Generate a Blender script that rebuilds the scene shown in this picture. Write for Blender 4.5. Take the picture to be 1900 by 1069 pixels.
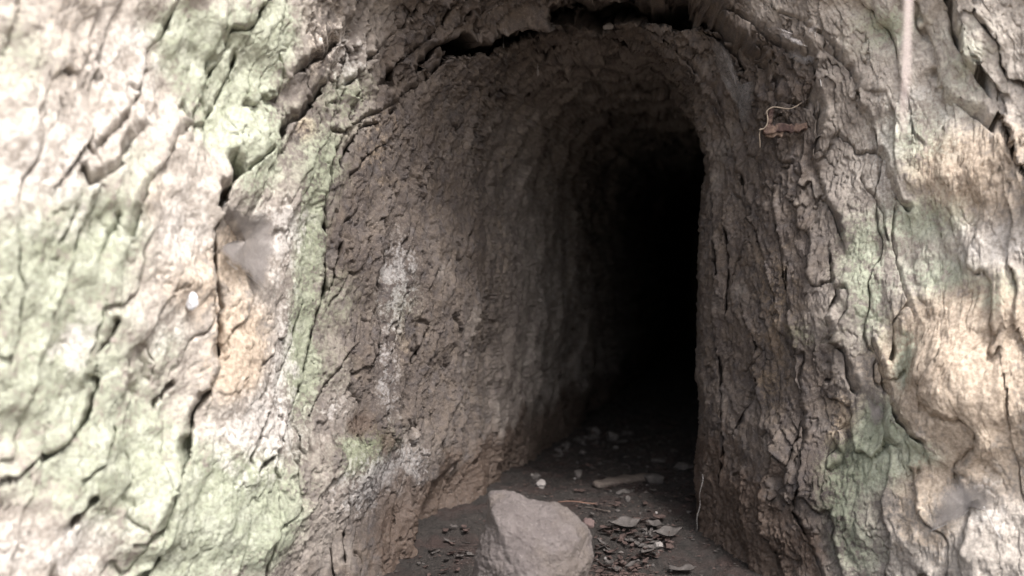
import bpy, bmesh, math, random, time
import numpy as np
from mathutils import Vector, Matrix, Euler
R_ = math.radians
T0 = time.time()
for o in list(bpy.data.objects): bpy.data.objects.remove(o)
SC = bpy.context.scene
COL = SC.collection

# ------------------------------------------------------------------ camera
CAMZ = 0.90                       # lens height above the soil outside
LENS = 38.0
FPX = 1900 * LENS / 36.0
PITCH = math.atan(34.5 / FPX)     # looking slightly down
cd = bpy.data.cameras.new("camera"); cam = bpy.data.objects.new("camera", cd); COL.objects.link(cam)
cam.location = (0, 0, CAMZ); cam.rotation_euler = (math.pi/2 - PITCH, 0, 0)
cd.lens = LENS; cd.sensor_width = 36; cd.clip_start = 0.02; cd.clip_end = 500
cd.dof.use_dof = True; cd.dof.focus_distance = 3.1; cd.dof.aperture_fstop = 1.5
SC.camera = cam

# ------------------------------------------------------------------ sky, sun, exposure
SUN_EL, SUN_AZ = 49.0, 29.0       # azimuth: degrees to the right of straight behind the camera
W = bpy.data.worlds.new("World"); SC.world = W; W.use_nodes = True
nt = W.node_tree; nt.nodes.clear()
sky = nt.nodes.new("ShaderNodeTexSky"); sky.sky_type = 'NISHITA'; sky.sun_disc = False
sky.sun_elevation = R_(SUN_EL); sky.sun_rotation = R_(180 - SUN_AZ)
sky.air_density = 1.0; sky.dust_density = 4.0; sky.ozone_density = 1.0
hs = nt.nodes.new("ShaderNodeHueSaturation"); hs.inputs['Saturation'].default_value = 0.5
bg = nt.nodes.new("ShaderNodeBackground"); bg.inputs['Strength'].default_value = 0.11
wo = nt.nodes.new("ShaderNodeOutputWorld")
nt.links.new(sky.outputs[0], hs.inputs['Color']); nt.links.new(hs.outputs[0], bg.inputs[0]); nt.links.new(bg.outputs[0], wo.inputs[0])
sl = bpy.data.lights.new("sun", 'SUN'); sl.energy = 1.5; sl.angle = R_(11.0); sl.color = (1.0, 0.985, 0.97)
so = bpy.data.objects.new("sun", sl); COL.objects.link(so)
sd = Vector((math.sin(R_(SUN_AZ))*math.cos(R_(SUN_EL)), -math.cos(R_(SUN_AZ))*math.cos(R_(SUN_EL)), math.sin(R_(SUN_EL))))
so.rotation_euler = sd.to_track_quat('Z', 'Y').to_euler(); so.location = (2, -6, 6)
SC.view_settings.view_transform = 'Standard'; SC.view_settings.look = 'None'
SC.view_settings.exposure = 1.70; SC.view_settings.gamma = 1.0
SC.view_settings.use_curve_mapping = False
SC.render.engine = 'CYCLES'
SC.cycles.max_bounces = 12; SC.cycles.diffuse_bounces = 10; SC.cycles.transparent_max_bounces = 16
SC.cycles.use_denoising = True

# ------------------------------------------------------------------ projection helpers
cp, sp_ = math.cos(PITCH), math.sin(PITCH)
def project(P):
    """world points -> pixel of the 1900x1069 photograph, depth"""
    x = P[..., 0]; y = P[..., 1]; z = P[..., 2] - CAMZ
    d = y*cp - z*sp_; u = z*cp + y*sp_
    d = np.maximum(d, 1e-3)
    return 950 + FPX*x/d, 534.5 - FPX*u/d, d
def ray(px, py):
    a = (px-950)/FPX; b = (534.5-py)/FPX
    return np.array([a, cp + b*sp_, b*cp - sp_])

# ------------------------------------------------------------------ noise
def _hash(ix, iy, iz, seed):
    h = (ix.astype(np.int64)*374761393 + iy.astype(np.int64)*668265263 + iz.astype(np.int64)*2147483647 + seed*1274126177) & 0xffffffff
    h = ((h ^ (h >> 13)) * 1274126177) & 0xffffffff
    h = ((h ^ (h >> 16)) * 2246822519) & 0xffffffff
    return (h ^ (h >> 15)) & 0xffffffff
def perlin(x, y, z, seed=0):
    xi = np.floor(x); yi = np.floor(y); zi = np.floor(z)
    xf = x-xi; yf = y-yi; zf = z-zi
    u = xf*xf*xf*(xf*(xf*6-15)+10); v = yf*yf*yf*(yf*(yf*6-15)+10); w = zf*zf*zf*(zf*(zf*6-15)+10)
    xi = xi.astype(np.int64); yi = yi.astype(np.int64); zi = zi.astype(np.int64)
    G = np.random.RandomState(7).normal(size=(256, 3)).astype(np.float32); G /= np.linalg.norm(G, axis=1)[:, None]
    res = 0
    for dx in (0, 1):
        for dy in (0, 1):
            for dz in (0, 1):
                g = G[_hash(xi+dx, yi+dy, zi+dz, seed) & 255]
                dot = g[..., 0]*(xf-dx) + g[..., 1]*(yf-dy) + g[..., 2]*(zf-dz)
                res = res + dot * (u if dx else 1-u) * (v if dy else 1-v) * (w if dz else 1-w)
    return (res*1.6).astype(np.float32)
def fbm(x, y, z, oct=3, seed=0, gain=.5):
    r = 0; a = 1; f = 1
    for i in range(oct):
        r = r + a*perlin(x*f+i*3.1, y*f+i*1.7, z*f, seed+i); a *= gain; f *= 2.03
    return r
def worley(u, v, seed=0):
    """2-D cells: F1, F2, random id, offset to the cell centre"""
    iu = np.floor(u).astype(np.int64); iv = np.floor(v).astype(np.int64)
    F1 = np.full(u.shape, 9., np.float32); F2 = F1.copy(); ID = np.zeros(u.shape, np.float32)
    DU = ID.copy(); DV = ID.copy(); z0 = np.zeros_like(iu)
    for a in (-1, 0, 1):
        for b in (-1, 0, 1):
            h = _hash(iu+a, iv+b, z0, seed)
            cu = iu+a+.5+((h & 1023)/1023.-.5)*.9; cv = iv+b+.5+(((h >> 10) & 1023)/1023.-.5)*.9
            du = (u-cu).astype(np.float32); dv = (v-cv).astype(np.float32)
            d = np.sqrt(du*du+dv*dv); m = d < F1
            F2 = np.where(m, F1, np.minimum(F2, d)); F1 = np.where(m, d, F1)
            ID = np.where(m, ((h >> 20) & 1023)/1023., ID); DU = np.where(m, du, DU); DV = np.where(m, dv, DV)
    return F1, F2, ID, DU, DV
def sstep(a, b, x):
    t = np.clip((x-a)/(b-a), 0, 1); return t*t*(3-2*t)

# ------------------------------------------------------------------ materials
class NT:
    def __init__(s, name):
        s.m = bpy.data.materials.new(name); s.m.use_nodes = True
        s.t = s.m.node_tree; s.t.nodes.clear()
        s.out = s.t.nodes.new("ShaderNodeOutputMaterial"); s.b = s.t.nodes.new("ShaderNodeBsdfPrincipled")
        s.t.links.new(s.b.outputs[0], s.out.inputs[0])
        s.tc = s.t.nodes.new("ShaderNodeTexCoord")
    def n(s, k, **kw):
        x = s.t.nodes.new(k)
        for a, b in kw.items(): setattr(x, a, b)
        return x
    def l(s, a, b): s.t.links.new(a, b)
    def noise(s, scale, detail=4, rough=.55, dist=0., vec=None):
        x = s.n("ShaderNodeTexNoise"); x.inputs['Scale'].default_value = scale; x.inputs['Detail'].default_value = detail
        x.inputs['Roughness'].default_value = rough; x.inputs['Distortion'].default_value = dist
        s.l(vec if vec else s.tc.outputs['Object'], x.inputs['Vector']); return x.outputs[0]
    def mapping(s, sc, rot=(0, 0, 0)):
        x = s.n("ShaderNodeMapping"); x.inputs['Scale'].default_value = sc; x.inputs['Rotation'].default_value = rot
        s.l(s.tc.outputs['Object'], x.inputs[0]); return x.outputs[0]
    def rng(s, v, a, b, c=0., d=1.):
        x = s.n("ShaderNodeMapRange"); s.l(v, x.inputs[0])
        for i, q in enumerate((a, b, c, d)): x.inputs[i+1].default_value = q
        return x.outputs[0]
    def math(s, op, a, b=None):
        x = s.n("ShaderNodeMath", operation=op)
        for i, q in enumerate((a, b)):
            if q is None: continue
            if isinstance(q, (int, float)): x.inputs[i].default_value = q
            else: s.l(q, x.inputs[i])
        return x.outputs[0]
    def mix(s, f, a, b, mode='MIX'):
        x = s.n("ShaderNodeMix", data_type='RGBA', blend_type=mode)
        for i, q in ((0, f), (6, a), (7, b)):
            if isinstance(q, (int, float)): x.inputs[i].default_value = q
            elif isinstance(q, tuple): x.inputs[i].default_value = (*q, 1)
            else: s.l(q, x.inputs[i])
        return x.outputs[2]
    def bump(s, h, strength, dist, prev=None):
        x = s.n("ShaderNodeBump"); x.inputs['Strength'].default_value = strength; x.inputs['Distance'].default_value = dist
        s.l(h, x.inputs['Height'])
        if prev: s.l(prev, x.inputs['Normal'])
        return x.outputs[0]

def rock_material():
    M = NT("weathered_rock")
    at = M.n("ShaderNodeAttribute", attribute_name="patch"); sp = M.n("ShaderNodeSeparateColor"); M.l(at.outputs['Color'], sp.inputs[0])
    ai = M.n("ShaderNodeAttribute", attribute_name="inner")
    n1 = M.noise(5, 5, .6); n2 = M.noise(22, 6, .65, .6); n3 = M.noise(95, 4, .6); n4 = M.noise(300, 2, .5)
    base = M.mix(M.rng(n1, .38, .64), (.062, .050, .046), (.112, .094, .085))
    base = M.mix(M.rng(n2, .42, .62, 0, .5), base, (.165, .128, .098))
    base = M.mix(M.rng(n2, .42, .32, 0, .6), base, (.085, .078, .08))
    n5 = M.noise(48, 5, .75, 1.2); base = M.mix(M.rng(n5, .50, .64, 0, .55), base, (.15, .125, .11))
    # pale weathering skin of the outer rock, also painting in the light falloff
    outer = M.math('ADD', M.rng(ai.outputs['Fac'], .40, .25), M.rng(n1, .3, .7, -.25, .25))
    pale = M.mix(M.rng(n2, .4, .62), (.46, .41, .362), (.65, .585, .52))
    base = M.mix(M.rng(ai.outputs['Fac'], .60, .74, 0, .85), base, M.mix(M.rng(n2, .35, .65), (.24, .20, .18), (.46, .41, .37)))  # deep rock coloured paler to stand in for light lost down the tunnel
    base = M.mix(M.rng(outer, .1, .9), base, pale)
    # ochre, green, chalky, wet
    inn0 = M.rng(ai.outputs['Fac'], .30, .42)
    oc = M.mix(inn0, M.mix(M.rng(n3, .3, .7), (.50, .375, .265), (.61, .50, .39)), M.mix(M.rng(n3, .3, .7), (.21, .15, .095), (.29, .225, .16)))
    base = M.mix(M.math('MULTIPLY', M.math('MULTIPLY', M.rng(sp.outputs[1], .05, .35), M.rng(M.math('ADD', sp.outputs[1], M.math('ADD', M.rng(n2, .3, .7, -.5, .5), M.rng(n3, .3, .7, -.3, .3))), .2, .75)), .75), base, oc)
    gr = M.mix(M.rng(n2, .35, .65), (.37, .41, .29), (.52, .555, .44))
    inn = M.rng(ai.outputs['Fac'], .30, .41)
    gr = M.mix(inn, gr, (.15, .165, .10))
    gf = M.rng(M.math('ADD', sp.outputs[0], M.math('ADD', M.rng(n2, .3, .7, -.65, .65), M.rng(n3, .3, .7, -.4, .4))), .02, .62)
    base = M.mix(M.math('MULTIPLY', M.math('MULTIPLY', gf, M.rng(sp.outputs[0], .05, .5)), .82), base, gr)
    pf = M.rng(M.math('ADD', sp.outputs[2], M.math('ADD', M.rng(n2, .3, .7, -.6, .6), M.rng(n3, .3, .7, -.35, .35))), .25, .75)
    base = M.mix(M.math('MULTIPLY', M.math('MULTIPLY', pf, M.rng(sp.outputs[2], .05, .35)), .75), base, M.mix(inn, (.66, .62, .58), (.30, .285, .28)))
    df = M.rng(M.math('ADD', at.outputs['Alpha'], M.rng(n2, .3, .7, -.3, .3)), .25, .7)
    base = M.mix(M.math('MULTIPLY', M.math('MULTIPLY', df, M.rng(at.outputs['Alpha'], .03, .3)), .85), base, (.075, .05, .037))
    base = M.mix(M.rng(n3, .35, .60, .42, 0), base, (.07, .057, .05))
    base = M.mix(M.rng(n4, .60, .74, 0, .35), base, (.36, .31, .27))
    base = M.mix(M.rng(n4, .38, .28, 0, .35), base, (.07, .06, .055))
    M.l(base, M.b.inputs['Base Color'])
    M.l(M.rng(df, 0, 1, .92, .5), M.b.inputs['Roughness']); M.b.inputs['Specular IOR Level'].default_value = .25
    ve = M.mapping((1, 1, .85))
    b = M.bump(M.noise(38, 8, .65, .8, ve), .42, .010)
    b = M.bump(M.noise(120, 7, .76), .85, .0055, b)
    M.l(b, M.b.inputs['Normal'])
    return M.m

def simple(name, c1, c2, scale=30, rough=.9, bump=.4, bd=.003, sc=(1, 1, 1), spots=None, spec=.3):
    M = NT(name); v = M.mapping(sc)
    n = M.noise(scale, 6, .65, .4, v); col = M.mix(M.rng(n, .35, .65), c1, c2)
    if spots: col = M.mix(M.rng(M.noise(scale*.3, 4, .6), .48, .66, 0, .9), col, spots)
    n4 = M.noise(scale*7, 3, .6); col = M.mix(M.rng(n4, .58, .75, 0, .4), col, tuple(min(1, q*1.8+.03) for q in c2))
    M.l(col, M.b.inputs['Base Color']); M.b.inputs['Roughness'].default_value = rough; M.b.inputs['Specular IOR Level'].default_value = spec
    b = M.bump(n, bump, bd*3); b = M.bump(n4, bump, bd, b); M.l(b, M.b.inputs['Normal'])
    return M.m
def web_material(name, col, lo, hi, scale=60):
    M = NT(name)
    M.l(M.mix(M.rng(M.noise(scale*.5), .3, .7), tuple(q*.75 for q in col), col), M.b.inputs['Base Color'])
    M.b.inputs['Roughness'].default_value = .9
    at = M.n("ShaderNodeAttribute", attribute_name="cover")
    a = M.math('MULTIPLY', at.outputs['Fac'], M.rng(M.noise(scale, 7, .75, 1.5), .32, .66, lo, hi))
    M.l(a, M.b.inputs['Alpha'])
    return M.m
ROCK = rock_material()
SOIL = simple("soil_pale_bounce", (.017, .0145, .013), (.034, .028, .025), 25, .95, .8, .008, spots=(.036, .023, .020))
BOULD = simple("boulder_stone", (.088, .074, .070), (.138, .118, .112), 22, .95, .8, .006, spots=(.10, .082, .070))

def mesh_obj(name, V, F, mat, parent=None, smooth=True):
    me = bpy.data.meshes.new(name)
    V = np.asarray(V, np.float32); 
    if isinstance(F, np.ndarray):
        n = len(F); k = F.shape[1]
        me.vertices.add(len(V)); me.vertices.foreach_set('co', V.ravel())
        me.loops.add(n*k); me.loops.foreach_set('vertex_index', F.astype(np.int32).ravel())
        me.polygons.add(n); me.polygons.foreach_set('loop_start', np.arange(0, n*k, k, dtype=np.int32))
        me.polygons.foreach_set('use_smooth', np.full(n, smooth)); me.update(calc_edges=True)
    else:
        me.from_pydata([tuple(map(float, v)) for v in V], [], F)
        for p in me.polygons: p.use_smooth = smooth
        me.update()
    me.materials.append(mat)
    o = bpy.data.objects.new(name, me); COL.objects.link(o)
    if parent: o.parent = parent
    return o
def grid_faces(n, m):
    i = np.arange(n-1)[:, None]*m + np.arange(m-1)[None, :]
    return np.stack([i, i+m, i+m+1, i+1], -1).reshape(-1, 4)
def tag(o, label=None, cat=None, group=None, kind=None):
    for k, v in (('label', label), ('category', cat), ('group', group), ('kind', kind)):
        if v: o[k] = v
    return o

# ------------------------------------------------------------------ the rock: rings from the cliff into the tunnel
# knots: left wall (x,y) | right wall (x,y) | crown (y, z over lens) | spring line z over lens | arch exponent
def PX(px, D): return ((px-950)/FPX*D, D)
KN = [
 # (left)            (right)           crown y,z      spring  n
 ((-14., 16.),      (15., 16.),       (18., 9.5),    2.0,  2.2),
 ((-12., 2.6),      (12., 2.8),       (4.0, 7.5),    1.2,  2.2),
 ((-3.2, 1.75),     (3.2, 1.55),      (2.2, 3.2),    .5,   2.2),
 ((-1.75, 1.72),    (1.95, 1.95),     (2.25, 1.95),  .25,  2.2),
 (PX(-60, 1.98),    PX(2060, 2.44),   (2.42, 1.42),  .12,  2.2),
 (PX(110, 2.10),    PX(1890, 2.58),   (2.58, 1.22),  .08,  2.2),
 (PX(300, 2.32),    PX(1750, 2.71),   (2.72, 1.07),  .08,  2.2),
 (PX(540, 2.72),    PX(1600, 2.88),   (2.88, .955),  .12,  2.25),
 (PX(700, 3.08),    PX(1480, 3.02),   (3.02, .87),   .18,  2.35),
 (PX(800, 3.34),    PX(1385, 3.18),   (3.16, .81),   .24,  2.5),
 (PX(880, 3.62),    PX(1305, 3.38),   (3.36, .745),  .28,  2.6),
 (PX(940, 4.00),    (.70, 3.75),      (3.80, .725),  .30,  2.6),
 (PX(1000, 4.50),   (.87, 4.45),      (4.45, .74),   .32,  2.6),
 (PX(1130, 6.25),   (1.32, 6.2),      (6.25, .70),   .32,  2.5),
 (PX(1220, 8.8),    (1.95, 8.7),      (8.8, .74),    .30,  2.4),
 ((1.95, 11.8),     (2.75, 11.6),     (11.8, .72),   .30,  2.3),
]
K = np.array([[a[0], a[1], b[0], b[1], c[0], c[1], z, n] for a, b, c, z, n in KN])
def catmull(K, s):
    i = np.clip(np.floor(s).astype(int), 0, len(K)-2); t = (s-i)[:, None]
    P = lambda j: K[np.clip(j, 0, len(K)-1)]
    p0, p1, p2, p3 = P(i-1), P(i), P(i+1), P(i+2)
    # centripetal-ish: limit tangents
    m1 = (p2-p0)*.5; m2 = (p3-p1)*.5; d = p2-p1
    lim = lambda m: np.where(np.sign(m) == np.sign(d), np.sign(m)*np.minimum(np.abs(m), 3*np.abs(d)), 0)
    m1 = lim(m1); m2 = lim(m2)
    t2 = t*t; t3 = t2*t
    return (2*t3-3*t2+1)*p1 + (t3-2*t2+t)*m1 + (-2*t3+3*t2)*p2 + (t3-t2)*m2
dens = [(0, 1, 6), (1, 2, 10), (2, 3, 14), (3, 4, 34), (4, 5, 92), (5, 6, 104), (6, 7, 130), (7, 8, 96), (8, 9, 70), (9, 10, 62),
        (10, 11, 40), (11, 12, 46), (12, 13, 70), (13, 14, 34), (14, 15, 14)]
S = np.concatenate([np.linspace(a, b, n, endpoint=False) for a, b, n in dens] + [[15.]])
NS = len(S)
KK = catmull(K, S)
nl, na, nr = 400, 470, 400
def ring_t():
    a = np.linspace(0, 1, nl, endpoint=False)          # left wall, floor -> spring
    b = np.linspace(0, 1, na, endpoint=False)          # arch
    c = np.linspace(0, 1, nr)
    return np.concatenate([a, b+1, c+2])
T = ring_t(); NTT = len(T)
Lx, Ly, Rx, Ry, Cy, Cz, Zs, En = [KK[:, i][:, None] for i in range(8)]
tt = T[None, :]
zf = -1.05                                             # skirt below the floor (relative to lens)
ph = np.clip(tt-1, 0, 1)*math.pi
# even spacing along the super-ellipse
ca = -np.cos(ph); sa = np.sin(ph)
qx = np.sign(ca)*np.abs(ca)**(2/En); qz = np.abs(sa)**(2/En)
X = (Lx+Rx)/2 + (Rx-Lx)/2*qx
Yw = (Ly+Ry)/2 + (Ry-Ly)/2*qx
Y = Yw + (Cy-(Ly+Ry)/2)*qz**1.5
Z = Zs + (Cz-Zs)*qz
wl = tt < 1; wr = tt >= 2
Z = np.where(wl, zf+(Zs-zf)*tt, Z); Z = np.where(wr, Zs+(zf-Zs)*(tt-2), Z)
# lower wall leans: the outer left foot spreads outward, as in the photo
low = np.clip((.05-Z)/1.0, 0, 1)
wgt = sstep(8.0, 5.5, S)[:, None]*sstep(2, 4, S)[:, None]
X = X - np.where(tt < 1.2, low**1.3*.17*wgt, 0) + np.where(tt > 1.8, low**1.5*.05*wgt, 0)
P = np.stack([X, Y, Z+CAMZ], -1)
# re-space each ring by arc length so the super-ellipse corners stay fine
seg = np.linalg.norm(np.diff(P, axis=1), axis=2); cum = np.concatenate([np.zeros((NS, 1)), np.cumsum(seg, 1)], 1)
P2 = np.empty_like(P)
for i in range(NS):
    z = P[i, :, 2]-CAMZ
    wj = 1.0 + 0*z
    wj = np.where(z > 1.2, .25, wj)
    mid = (wj[1:]+wj[:-1])*.5*seg[i]; cw = np.concatenate([[0], np.cumsum(mid)])
    q = np.linspace(0, cw[-1], NTT)
    for k in range(3): P2[i, :, k] = np.interp(q, cw, P[i, :, k])
P = P2
seg = np.linalg.norm(np.diff(P, axis=1), axis=2); cum = np.concatenate([np.zeros((NS, 1)), np.cumsum(seg, 1)], 1)
crown = np.argmax(P[:, :, 2], axis=1)
TM = cum - cum[np.arange(NS), crown][:, None]                # metres along the ring from the crown
ds = np.linalg.norm(np.diff(P, axis=0), axis=2); sm = np.concatenate([np.zeros((1, NTT)), np.cumsum(ds, 0)], 0)
i0 = int(np.argmin(abs(S-10))); SM = sm - sm[i0:i0+1]         # metres along the depth direction
SS = np.repeat(S[:, None], NTT, 1)
def normals(P):
    a = np.gradient(P, axis=0); b = np.gradient(P, axis=1)
    n = np.cross(a, b); n /= np.linalg.norm(n, axis=2)[..., None]+1e-12
    sdir = a/(np.linalg.norm(a, axis=2)[..., None]+1e-12)
    return n, sdir
N, SD = normals(P)
im = i0; jm = 100
if N[im, jm, 0] < 0: N = -N                                   # must point into the tunnel from the left wall

# low-frequency shape first (so the picks land on it)
x, y, z = P[..., 0], P[..., 1], P[..., 2]
near = sstep(2.0, 3.5, SS)
h0 = .035*fbm(x*2.1, y*2.1, z*2.1, 3, 11)*near + .5*fbm(x*.35, y*.35, z*.35, 3, 5)*(1-near)
h0 = h0 + .02*sstep(11, 13, SS)*fbm(x*1.4+5, y*1.4, z*1.4, 2, 23)
P = P + N*h0[..., None]
N, SD = normals(P)
if N[im, jm, 0] < 0: N = -N
u_, v_, d_ = project(P)
face = ((P - np.array([0, 0, CAMZ]))*N).sum(-1) < 0
inview = face & (u_ > -400) & (u_ < 2300) & (v_ > -400) & (v_ < 1500) & (SS > 2.2)
VI = np.argwhere(inview); VU = u_[inview]; VV = v_[inview]; VD = d_[inview]
# bucket for quick picks
BK = {}
bi = ((VU+500)//20).astype(int); bj = ((VV+500)//20).astype(int)
order = np.lexsort((bj, bi)); key = bi*1000+bj; ks = key[order]; uniq, st = np.unique(ks, return_index=True)
for a, s0, s1 in zip(uniq, st, list(st[1:])+[len(ks)]): BK[int(a)] = order[s0:s1]
def pick(px, py):
    a = int((px+500)//20); b = int((py+500)//20); idx = []
    for i in (-1, 0, 1):
        for j in (-1, 0, 1):
            q = BK.get((a+i)*1000+b+j)
            if q is not None: idx.append(q)
    if not idx: return None
    idx = np.concatenate(idx); r = np.hypot(VU[idx]-px, VV[idx]-py)
    ok = r < max(7, r.min()+2); idx = idx[ok]; r = r[ok]
    dmin = VD[idx].min(); keep = VD[idx] < dmin+.25; idx = idx[keep]; r = r[keep]
    k = idx[np.argmin(r)]; i, j = VI[k]
    return i, j

# ---- features read off the photograph -------------------------------------------------
# cracks: (width px, depth m, step m, [(px,py)...])  the outer side stands proud by 'step'
CR = [
 (7,.022,.012,[(91,348),(146,283),(217,212),(247,172),(265,95),(300,60),(325,10),(340,-40)]),
 (12,.04,.02,[(140,332),(170,322),(205,288),(235,250),(260,225)]),
 (9,.03,.018,[(238,430),(250,375),(268,340),(303,300),(313,250),(353,222),(374,167),(404,121),(429,55),(465,45),(500,-10)]),
 (6,.015,.008,[(105,450),(113,430),(126,390)]),(5,.012,.006,[(187,465),(207,420),(215,400)]),
 (8,.02,.01,[(385,220),(400,190),(425,150),(440,110)]),
 (11,.05,.03,[(507,250),(522,222),(555,207),(576,177),(600,142),(612,120)]),
 (11,.045,.03,[(530,135),(566,111),(601,81),(631,65),(646,30),(660,0),(680,-40)]),
 (6,.03,.018,[(606,240),(631,240),(667,217),(702,202),(727,187),(752,161),(788,141),(800,120)]),
 (9,.045,.03,[(773,118),(788,96),(823,55),(853,30),(880,2),(900,-30)]),
 (6,.03,.018,[(690,160),(715,140),(732,108),(760,95),(790,60),(815,35),(840,5)]),
 (6,.03,.016,[(640,150),(672,110),(700,85),(735,50),(760,20),(785,-10)]),
 (5,.02,.012,[(720,210),(745,170),(770,160),(785,130),(810,110)]),
 (5,.02,.012,[(630,300),(650,255),(660,235),(700,225)]),
 (60,.26,.0,[(1085,16),(1140,8),(1200,0),(1260,4),(1300,14)]),
 (34,.26,.04,[(835,72),(880,60),(930,52),(1000,45),(1060,38),(1120,28),(1200,24),(1280,28),(1340,38),(1392,64)]),
 (8,.04,.02,[(1255,2),(1297,12),(1340,26),(1377,61),(1396,94)]),
 (7,.035,.02,[(1320,-10),(1365,10),(1410,35),(1440,70),(1470,90),(1500,100)]),
 (7,.03,.02,[(1396,100),(1419,122),(1430,150),(1452,165),(1458,200)]),
 (6,.03,.016,[(1280,40),(1330,60),(1360,90),(1380,120)]),
 (6,.03,.016,[(1440,10),(1490,30),(1530,60),(1560,90)]),
 (8,.035,.02,[(1500,60),(1515,110),(1520,160),(1528,200),(1524,240)]),
 (8,.04,.022,[(1537,86),(1568,111),(1593,146),(1603,187),(1623,222),(1633,268),(1653,298),(1661,348),(1689,384)]),
 (4,.015,.006,[(1661,384),(1661,439),(1663,485),(1680,540),(1705,580)]),
 (13,.055,.03,[(1760,-20),(1768,20),(1778,55),(1805,96),(1825,141),(1850,165),(1871,182)]),
 (11,.045,.025,[(1744,146),(1765,172),(1805,202),(1856,237),(1876,252),(1900,303),(1930,340)]),
 (8,.03,.02,[(1820,30),(1845,62),(1861,75),(1864,121),(1880,145),(1910,165)]),
 (7,.03,.02,[(1512,283),(1527,328),(1542,364),(1558,404),(1568,434)]),
 (5,.02,.012,[(1547,455),(1552,505),(1560,545),(1547,580)]),
 (8,.035,.02,[(1547,590),(1552,626),(1577,651),(1580,696),(1590,724)]),
 (5,.022,.012,[(1466,500),(1466,560),(1468,600),(1482,646),(1482,701),(1494,767),(1492,827),(1492,903),(1478,949),(1502,994),(1524,1054),(1540,1100)]),
 (5,.02,.012,[(1381,596),(1406,638),(1398,681),(1403,722),(1370,790),(1360,810)]),
 (11,.045,.03,[(1650,680),(1658,700),(1663,722),(1678,762),(1703,792),(1734,817)]),
 (6,.03,.018,[(1628,631),(1648,701),(1643,772),(1653,817),(1678,830)]),
 (5,.02,.012,[(1315,303),(1325,364),(1325,440),(1330,500)]),(4,.018,.01,[(1361,283),(1376,328),(1383,389),(1401,429)]),
 (5,.02,.012,[(1436,354),(1446,429),(1457,480),(1462,535)]),(4,.018,.01,[(1405,430),(1425,500),(1440,560)]),
 (4,.018,.01,[(1345,380),(1350,450),(1352,520),(1345,580)]),
 (5,.02,.01,[(1690,560),(1665,600),(1672,660)]),(4,.015,.008,[(1600,330),(1640,395),(1650,440)]),
 (5,.02,.012,[(1430,830),(1470,870),(1463,900),(1440,930)]),
 (4,.015,.008,[(1320,600),(1335,700),(1340,800),(1335,900)]),
 # left, lower
 (9,.03,.016,[(-20,905),(25,888),(76,853),(111,812),(136,782),(156,752),(174,706),(150,697)]),
 (8,.028,.016,[(176,655),(202,621),(212,596)]),(6,.02,.01,[(135,893),(171,853),(187,817),(205,797)]),
 (13,.055,.035,[(290,985),(300,940),(318,893),(338,843),(350,792),(373,732),(388,681),(391,621),(398,560),(396,520)]),
 (9,.03,.02,[(396,520),(404,480),(398,440),(400,400)]),
 (17,.06,.03,[(432,305),(425,325),(412,350),(400,385)]),
 (5,.02,.01,[(430,330),(460,310),(480,290),(495,275)]),
 (9,.035,.02,[(235,1007),(262,1000),(285,990),(292,960)]),(10,.035,.02,[(262,1075),(280,1055),(285,1045)]),
 (8,.028,.016,[(132,967),(145,950),(160,930)]),
 (6,.03,.02,[(474,878),(504,843),(524,807),(535,772),(560,706),(570,646),(585,596),(600,540),(601,480),(600,430),(605,350),(612,300),(630,250)]),
 (3,.012,.008,[(464,853),(484,792),(520,696),(545,616),(560,560)]),
 (5,.016,.008,[(287,752),(308,732),(320,715)]),
 (4,.018,.01,[(494,1075),(504,984),(545,949),(553,880),(555,812)]),
 (4,.02,.012,[(687,681),(702,651),(702,616),(704,530),(710,470)]),(5,.025,.015,[(762,681),(777,646),(790,610)]),
 (6,.03,.03,[(777,969),(797,913),(813,878),(813,822),(823,792),(850,740)]),
 (5,.025,.025,[(843,933),(853,893),(848,822),(860,780)]),
 (5,.03,.04,[(752,960),(757,1000),(758,1080)]),
 (3,.014,.01,[(576,772),(600,720),(631,676),(651,646),(660,600)]),
 (4,.02,.012,[(646,325),(660,300),(672,288),(712,263),(737,232)]),(4,.018,.012,[(697,404),(715,392),(724,375)]),
 (4,.02,.012,[(853,485),(871,444),(884,379),(890,320)]),(3,.016,.01,[(747,485),(773,404),(783,343)]),
 (5,.02,.014,[(631,414),(645,400),(652,385)]),(4,.018,.012,[(611,540),(626,485),(632,450)]),
 (4,.018,.012,[(840,545),(848,500),(850,470)]),(3,.014,.01,[(730,620),(745,560),(750,520)]),
 (3,.014,.01,[(640,900),(645,960),(640,1040)]),(4,.016,.01,[(620,980),(615,1040),(625,1080)]),
 # ceiling rings
 (8,.05,.03,[(960,170),(993,150),(1021,126),(1068,115),(1134,117),(1181,131),(1227,154),(1269,178),(1281,201)]),
 (5,.03,.02,[(1050,165),(1110,159),(1152,166),(1227,164)]),(5,.03,.02,[(1060,215),(1134,206),(1190,206),(1227,196),(1274,203)]),
 (6,.05,.04,[(1160,330),(1181,313),(1218,304),(1274,302)]),(6,.05,.03,[(1110,275),(1143,262),(1218,253),(1274,267)]),
 (5,.025,.016,[(1150,48),(1200,52),(1227,61),(1265,103),(1302,136),(1330,164),(1344,201)]),
 (4,.02,.014,[(1170,90),(1255,108),(1288,140),(1312,173),(1340,215),(1358,271),(1372,318)]),
 (4,.02,.012,[(1000,95),(1060,80),(1130,75),(1190,95),(1230,120)]),
 (4,.02,.012,[(900,190),(915,140),(950,100),(1010,70)]),
]
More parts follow.
